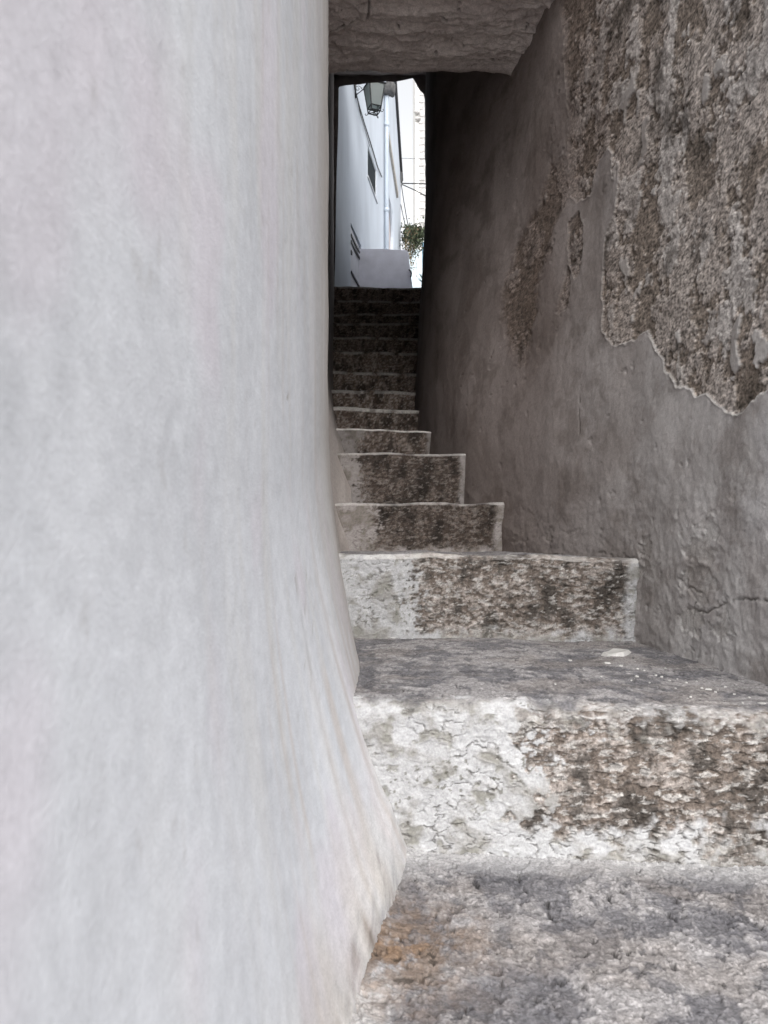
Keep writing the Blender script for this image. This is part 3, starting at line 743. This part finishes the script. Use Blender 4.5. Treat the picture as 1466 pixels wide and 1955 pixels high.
# arched infill of the doorway: the niche back, and spandrels that round its head
dn = prism('arched_doorway', [on2(aa, Z0+.05, -0.035), on2(ab, Z0+.05, -0.035), on2(ab, az1, -0.035), on2(aa, az1, -0.035)], (-0.02, 0, 0), M_PINK, h2)
mid_, rad = (aa+ab)/2, (ab-aa)/2
for sgn in (-1, 1):
    c0 = (mid_+sgn*rad, az1)
    arc = [(mid_+sgn*rad*math.cos(t_), az1-0.55*rad*1.6+0.55*rad*1.6*math.sin(t_)) for t_ in np.linspace(0, math.pi/2, 9)]
    prism('spandrel', [on2(*c0, -0.003)]+[on2(p[0], p[1], -0.003) for p in arc], (-0.03, 0, 0), M_WHITE, dn)
la, lb = h2d(738), h2d(757)
prism('string_course', [on2(la, zz(256, la), 0.0), on2(lb, zz(378, lb), 0.0), on2(lb, zz(368, lb), 0.0), on2(la, zz(244, la), 0.0)], (0.03, 0, 0), M_BEIGE, h2)
prism('rear_mass', [on2(9.09, Z0, -0.13), on2(11.43, Z0, -0.13), on2(11.43, Z0, -2.5), on2(9.09, Z0, -2.5)], (0, 0, 3.3*S), M_WHITE, h2)
prism('gable_end', [Vector((h2x(11.43)*S, 11.43*S, (Z0+H)*S)), Vector(((h2x(11.43)-2.5)*S, 11.43*S, (Z0+H)*S)), Vector(((h2x(11.43)-2.5)*S, 11.43*S, (5.4+H)*S)), Vector((h2x(11.43)*S, 11.43*S, (5.4+H)*S))], (0, 0.05, 0), M_WHITE, h2)
tube('eaves_gutter', [on2(9.1, roof2(9.1), 0.02), on2(10.28, roof2(10.28), 0.02), on2(11.43, roof2(11.43), 0.02)], 0.022, M_CABLE, h2, 8)
# corbel behind the lantern
cd = 9.0
cb = bmesh.new()
bmesh.ops.create_icosphere(cb, subdivisions=3, radius=1.0)
for v_ in cb.verts:
    p = v_.co; n_ = 1+0.10*math.sin(5*p.x+2*p.z)+0.07*math.sin(9*p.y+4*p.z)
    sx = max(-0.75, min(0.75, p.z)); v_.co = Vector((p.x*0.085*n_, p.y*0.10*n_, sx*0.115*n_))
    v_.co += wv(744, 168.5, cd)
ob = from_bm('stone_corbel', cb, flat_mat('weathered_corbel', (0.10, 0.098, 0.097), 0.9, 0.45, 14, bump=0.6), h2, True)
# parapet
pa = 7.5
pz1 = zz(474, pa)
root = empty('parapet', Vector((0, pa*S, (Z0+H)*S))); tag(root, 'low grey whitewashed parapet block facing the top of the stairs', 'parapet')
xl_, xr_ = (686-CX)/F*pa, (779-CX)/F*pa
prism('parapet_block', [Vector(((xl_-.05)*S, pa*S, (Z0+H)*S)), Vector(((xr_+.10)*S, pa*S, (Z0+H)*S)), Vector(((xr_+.045)*S, pa*S, (2.5+H)*S)), Vector((xr_*S, pa*S, (pz1-.02+H)*S)), Vector(((xr_-.02)*S, pa*S, (pz1-.012+H)*S)),
      Vector(((xl_+.22)*S, pa*S, (pz1-.006+H)*S)), Vector(((xl_-.05)*S, pa*S, (pz1+H)*S))], (0, 0.16*S, 0), M_PARA, root, bevel=0.012)
tube('iron_hook', [wv(781, 515, pa-.01), wv(784, 517, pa-.03), wv(785.5, 523, pa-.03), wv(784, 529, pa-.02)], 0.009, M_IRON, root, 6)
# right house of the lane
rh = empty('lane_house', Vector((0.5*S, 8*S, (Z0+H)*S))); tag(rh, 'pale house wall flanking the upper lane behind the hanging vine', 'house')
prism('wall', [Vector((.40*S, 6.46*S, (Z0+H)*S)), Vector((.66*S, 11.0*S, (Z0+H)*S)), Vector((3*S, 11.0*S, (Z0+H)*S)), Vector((3*S, 6.46*S, (Z0+H)*S))], (0, 0, 0.75*S), M_WHITE, rh)
# blue-ish end wall of the lane
ew = prism('end_wall', [wv(776, 590, 13.0), wv(835, 590, 13.0), wv(835, 474, 13.0), wv(800, 476, 13.0), wv(776, 480, 13.0)], (0, 0.3, 0), M_BLUE, None)
tag(ew, 'pale blue garden wall closing the lane below the vine', 'wall')
pq = tube('blue_pipe', [wv(808.5, 575, 12.6), wv(808.3, 520, 12.6), wv(807.5, 462, 12.6)], 0.022, M_POLE, None, 8)
tag(pq, 'thin blue pipe standing in front of the pale blue wall', 'pipe')
# canopy with dark tiles, vine hanging from it
cn = empty('tiled_canopy', wv(806, 445, 11.4)); tag(cn, 'small dark tiled canopy above the hanging vine', 'canopy')
c0 = wv(798, 443, 11.2)
prism('canopy_board', [c0, c0+Vector((0.5, 0, 0)), c0+Vector((0.5, 0.5, .10)), c0+Vector((0, 0.5, .10))], (0, 0, 0.04), M_TILE, cn)
for k in range(5):
    tube('tile', [c0+Vector((0.03+0.1*k, -0.02, 0.055)), c0+Vector((0.03+0.1*k, 0.5, 0.16))], 0.045, M_TILE, cn, 8)
vine = empty('hanging_vine', wv(795, 440, 11.3)); tag(vine, 'bushy green vine with dry hanging leaves spilling over the end of the lane', 'vine')
random.seed(11)
stems = []
for k in range(16):
    x0, y0 = random.uniform(775, 812), random.uniform(436, 458)
    d0 = 11.1+random.uniform(-.25, .3)
    ln = random.uniform(30, 75); dx = random.uniform(-16, 8)
    pts = [wv(x0+dx*t_+2*math.sin(5*t_+k), y0-6*math.sin(3*t_)+ln*t_*t_*1.0, d0) for t_ in np.linspace(0, 1, 7)]
    stems.append(pts)
bm = bmesh.new()
for pts in stems: add_tube(bm, pts, 0.006, 5, 0.4)
from_bm('stems', bm, M_DRY, vine)
def leaf_mesh(name, cents, mat, size):
    bm = bmesh.new()
    for c in cents:
        s_ = size*random.uniform(.6, 1.3)
        R = Matrix.Rotation(random.uniform(0, 6.28), 3, 'Z') @ Matrix.Rotation(random.uniform(0, 3.1), 3, 'X')
        vs = [bm.verts.new(Vector(c)+R @ Vector(q)*s_) for q in ((0, 0, 0), (.35, .12, .5), (0, .05, 1.1), (-.35, .12, .5))]
        bm.faces.new(vs)
    o = from_bm(name, bm, mat, vine); o['kind'] = 'stuff'
green, dry = [], []
for pts in stems:
    for p, q in zip(pts[:-1], pts[1:]):
        for k in range(9):
            c = p.lerp(q, random.random())+Vector([random.gauss(0, .028) for _ in range(3)])
            (green if random.random() < (0.8 if c.z > wv(0, 478, 11.1).z else 0.3) else dry).append(c)
for k in range(1000):
    t_ = random.random()
    c = wv(random.gauss(796, 10), random.gauss(455, 13), 11.2+random.uniform(-.25, .25))
    green.append(c)
for k in range(90):
    green.append(wv(random.gauss(770, 3), random.gauss(452, 12), 11.3+random.uniform(-.1, .1)))
leaf_mesh('leaves', green, M_LEAF, 0.042); leaf_mesh('dry_leaves', dry, M_DRY, 0.04)
# agave
ag = empty('agave_plant', wv(812, 548, 8.3)); tag(ag, 'spiky dark green agave beside the top of the stairs', 'plant')
random.seed(5)
for k in range(14):
    an = k/14*2*math.pi; up = random.uniform(.5, 1.3); ln = random.uniform(.14, .22)
    b_ = wv(814, 546, 8.3); dirv = Vector((math.cos(an), math.sin(an), up)).normalized()
    side = dirv.cross(Vector((0, 0, 1))).normalized()*0.014
    m_ = b_+dirv*ln*.55+Vector((0, 0, .01)); e_ = b_+dirv*ln
    bm = bmesh.new()
    up_ = Vector((0, 0, .006))
    A = [b_-side, b_+side, m_+side*.8, m_-side*.8]
    va = [bm.verts.new(p) for p in A]; vb = [bm.verts.new(p+up_) for p in (b_, m_)]; ve = bm.verts.new(e_)
    bm.faces.new((va[0], va[3], vb[1], vb[0])); bm.faces.new((va[1], vb[0], vb[1], va[2])); bm.faces.new((va[3], ve, vb[1])); bm.faces.new((va[2], vb[1], ve))
    bm.faces.new((va[0], va[1], va[2], ve, va[3]))
    from_bm('leaf', bm, M_AGAVE, ag)
pl = prism('planter', [wv(809, 552, 8.2), wv(830, 552, 8.2), wv(830, 600, 8.2), wv(809, 600, 8.2)], (0, 0.3, 0), M_PARA, ag, 0.01)
# bell tower far behind
tw = empty('stone_tower', wv(808, 640, 34)); tag(tw, 'tall pale stone tower with rough quoins rising behind the lane', 'tower')
td = 34.0
prism('shaft', [wv(793, 640, td), wv(860, 640, td), wv(860, -60, td), wv(793, -60, td)], (0, 3.5, 0), M_TOWER, tw)
q0 = wv(801, 440, td); qh = 0.36; nq = 22
for k in range(nq):
    wq = 0.26 if k % 2 else 0.36
    z_ = q0.z+k*qh
    prism('quoin', [Vector((q0.x-(.02 if k % 3 else .05), td*S-0.05, z_+.012)), Vector((q0.x+wq, td*S-0.05, z_+.012+random.uniform(-.02, .02))), Vector((q0.x+wq, td*S-0.05, z_+qh-.012)), Vector((q0.x, td*S-0.05, z_+qh-.02))], (0, 0.045, 0), M_QUOIN, tw)
for (px_, py_) in ((796, 214), (797.5, 226)):
    c = wv(px_, py_, td-0.1); bmx = bmesh.new(); bmesh.ops.create_icosphere(bmx, subdivisions=2, radius=0.12)
    for v_ in bmx.verts: v_.co = Vector((v_.co.x*1.3, v_.co.y*.8, v_.co.z*(.9 if v_.co.z < 0 else .5)))+c
    from_bm('carved_bracket', bmx, M_QUOIN, tw, True)

# ------------------------------------------------------------------ cables
def cable(pts, r, label, name='overhead_cable'):
    o = tube(name, pts, r, M_CABLE, None, 6); return tag(o, label, 'cable', 'cables strung across the upper lane')
def along1(pts, off=.012):
    return [on1(hd(x), zz(y, hd(x)), off) for x, y in pts]
cable(along1([(672, 150), (675, 170), (684, 205), (694, 238), (703, 266), (711, 292), (718.5, 318), (727, 338)]), 0.0075, 'black cable slanting down the white house above its window')
cable(along1([(676, 172), (686, 220), (697, 256), (704, 281)]), 0.004, 'thin second cable sagging below the slanting black cable')
e2 = lambda x, y, d: wv(x, y, d)
cable([e2(751, 140, 11.0), e2(754, 180, 11.1), e2(757.5, 235, 11.2), e2(761, 290, 11.3), e2(765, 335, 11.4), e2(767, 350, 11.4)], 0.014, 'thick cable bundle dropping along the sloping roof edge')
cable([e2(767, 350, 11.4), e2(790, 350.5, 11.0), e2(822, 351, 10.6)], 0.010, 'level black cable crossing the lane at the cable junction')
cable([e2(767, 352, 11.4), e2(792, 363, 11.0), e2(822, 379, 10.6)], 0.009, 'black cable falling across the lane away from the junction')
cable([e2(766, 352, 11.4), e2(771, 385, 11.5), e2(776, 415, 11.6), e2(781, 440, 11.7)], 0.008, 'loose cable hanging from the junction down to the vine')
cable([e2(763, 302, 11.3), e2(795, 303, 12), e2(822, 302.5, 12.5)], 0.004, 'thin wire crossing the white sky above the thicker cables')
cable([e2(765, 390, 11.4), e2(769, 410, 11.4), e2(774, 432, 11.4)], 0.008, 'short black cable at the foot of the gabled house')
jb = prism('junction_box', [wv(764, 325, 11.3), wv(768, 325, 11.3), wv(768.5, 347, 11.3), wv(765, 347, 11.3)], (0, .03, 0), M_CABLE, None, 0.004)
tag(jb, 'small black cable junction box at the corner of the gabled house', 'box')

# ------------------------------------------------------------------ lantern
def build_lantern():
    d = 7.15
    c = wv(714.5, 214, d)       # bottom centre
    k = d/F*S
    root = empty('street_lantern', c); tag(root, 'black iron street lantern with frosted panes hanging beside the white house', 'lantern')
    rot = Matrix.Rotation(math.radians(22), 3, 'Z')
    wt, wb_, h_ = 15.5*k, 9.0*k, 50*k
    def corner(sx, sy, t_): q = wb_+(wt-wb_)*t_; return c+rot @ Vector((sx*q, sy*q, h_*t_))
    cs = [(-1, -1), (1, -1), (1, 1), (-1, 1)]
    bm = bmesh.new()
    for i in range(4):
        a_, b_ = cs[i], cs[(i+1) % 4]
        add_tube(bm, [corner(*a_, 0), corner(*a_, 1)], 1.3*k, 6)
        for t_ in (0, 0.17, 1): add_tube(bm, [corner(*a_, t_), corner(*b_, t_)], 1.15*k if t_ != 1 else 1.7*k, 6)
    add_tube(bm, [corner(-1, -1, 0), corner(1, 1, 0)], .8*k, 5); add_tube(bm, [corner(1, -1, 0), corner(-1, 1, 0)], .8*k, 5)
    from_bm('frame', bm, M_IRON, root)
    for i in range(4):
        a_, b_ = cs[i], cs[(i+1) % 4]
        nrm = rot @ Vector(((a_[0]+b_[0])/2, (a_[1]+b_[1])/2, 0))*(-0.6*k)
        prism('pane', [corner(*a_, .19), corner(*b_, .19), corner(*b_, .98), corner(*a_, .98)], nrm, M_GLASS, root)
    # pyramid cap with finial
    bm = bmesh.new()
    lo = [bm.verts.new(corner(*q, 1)+rot @ Vector((q[0], q[1], 0))*1.8*k+Vector((0, 0, .6*k))) for q in cs]
    hi = [bm.verts.new(c+rot @ Vector((q[0]*4*k, q[1]*4*k, h_+12*k))) for q in cs]
    for i in range(4): bm.faces.new((lo[i], lo[(i+1) % 4], hi[(i+1) % 4], hi[i]))
    bm.faces.new(hi); bm.faces.new(lo[::-1])
    from_bm('cap', bm, M_IRON, root)
    tube('finial', [c+Vector((0, 0, h_+12*k)), c+Vector((0, 0, h_+20*k))], 2*k, M_IRON, root, 8, .5)
    # curled feet and drop ornament
    for q in cs:
        p0 = corner(*q, 0); o_ = rot @ Vector((q[0], q[1], 0))
        tube('scroll', [p0, p0+o_*1.5*k+Vector((0, 0, -2.5*k)), p0+o_*3.5*k+Vector((0, 0, -2.5*k)), p0+o_*4.6*k+Vector((0, 0, -.4*k)), p0+o_*3.6*k+Vector((0, 0, 1.2*k))], .75*k, M_IRON, root, 5)
        p1 = corner(*q, .95)
        tube('scroll', [p1, p1+o_*2.5*k+Vector((0, 0, 2*k)), p1+o_*4.0*k+Vector((0, 0, 4*k)), p1+o_*3*k+Vector((0, 0, 6*k))], .6*k, M_IRON, root, 5)
    for an in range(5):
        t_ = an*1.2566
        tube('drop_ornament', [c, c+Vector((math.cos(t_)*3*k, math.sin(t_)*3*k, -3.5*k)), c+Vector((math.cos(t_)*2*k, math.sin(t_)*2*k, -6.5*k))], .7*k, M_IRON, root, 5)
    # wall bracket
    wd = d+0.05; top = h_+21*k
    w0 = on1(wd, 0, 0); w0.z = c.z+top
    br = tube('bracket_arm', [c+Vector((0, 0, top-2*k)), c+Vector((0, .02, top+1*k)), w0], 1.5*k, M_IRON, root, 6)
    w1 = w0+Vector((0, 0, -34*k))
    mid = w1.lerp(c+Vector((0, 0, top)), .5)+Vector((-.01, 0, -7*k))
    tube('bracket_brace', [w1, mid, c+Vector((-6*k, 0, top))], .9*k, M_IRON, root, 6)
    sp = [w0+Vector((6*k, 0, -20*k))+Vector((math.cos(t_)*(6-t_*.6)*k, 0, math.sin(t_)*(6-t_*.6)*k)) for t_ in np.linspace(0, 8, 22)]
    tube('bracket_scroll', sp, .6*k, M_IRON, root, 5)
    tube('wall_plate', [w0+Vector((.006, 0, 4*k)), w1+Vector((.006, 0, -4*k))], 2*k, M_IRON, root, 6)
build_lantern()

# ------------------------------------------------------------------ loose plaster flakes on the second tread
def tread_z(i, x, y):
    P = TREAD[i]; k = np.argmin((P[..., 0]-x)**2+(P[..., 1]-y)**2)
    return float(P.reshape(-1, 3)[k, 2])
def flake(px, py, w_, lvl, label, seed, asp=0.7, group='white plaster crumbs on the tread'):
    random.seed(seed)
    d = -ZT[lvl]*F/(py-HY)
    x, y = (px-CX)/F*d*S, d*S
    z = tread_z(lvl, x, y)
    r = w_*0.5*d/F*S
    bm = bmesh.new(); n_ = 9
    lo, hi = [], []
    for k in range(n_):
        a_ = 2*math.pi*k/n_; q = r*random.uniform(.7, 1.1)
        p = Vector((math.cos(a_)*q, math.sin(a_)*q*asp*1.6, 0))
        lo.append(bm.verts.new(p)); hi.append(bm.verts.new(p*.82+Vector((0, 0, max(.0018, r*.22)*random.uniform(.8, 1.3)))))
    bm.faces.new(lo[::-1]); bm.faces.new(hi)
    for k in range(n_): bm.faces.new((lo[k], lo[(k+1) % n_], hi[(k+1) % n_], hi[k]))
    o = from_bm('plaster_flake', bm, M_FLAKE)
    o.location = (x, y, z+.0006); o.rotation_euler = (random.uniform(-.06, .06), random.uniform(-.06, .06), random.uniform(-.5, .5))
    tag(o, label, 'plaster flake', group)
flake(1178, 1247, 58, 1, 'largest flat plaster flake lying on the lower tread beside the peeling wall', 1, .8)
flake(663, 1207, 16, 1, 'single curled flake on the lower tread at the foot of the white wall', 2)
flake(750, 1219, 12, 1, 'single round crumb below the white end of the second riser', 3)
random.seed(21)
crumbs = [(1160, 1263, 13), (1186, 1269, 10), (1217, 1274, 7), (1216, 1287, 9), (1230, 1277, 5), (1252, 1286, 6), (1263, 1289, 7), (1278, 1296, 5), (1293, 1292, 4), (1310, 1301, 5), (1352, 1314, 12), (1340, 1310, 6), (1366, 1318, 6),
          (1318, 1328, 6), (1402, 1322, 5), (1060, 1310, 4), (1088, 1258, 9), (1120, 1252, 8), (1455, 1338, 16), (1430, 1330, 6), (1240, 1300, 4), (1205, 1296, 4), (1290, 1310, 4), (1330, 1300, 4), (1385, 1309, 5), (1418, 1340, 4), (1148, 1290, 4), (1270, 1275, 4)]
for k, (x_, y_, w_) in enumerate(crumbs):
    flake(x_, y_, w_, 1, 'small white plaster crumb scattered on the lower tread near the peeling wall', 30+k)
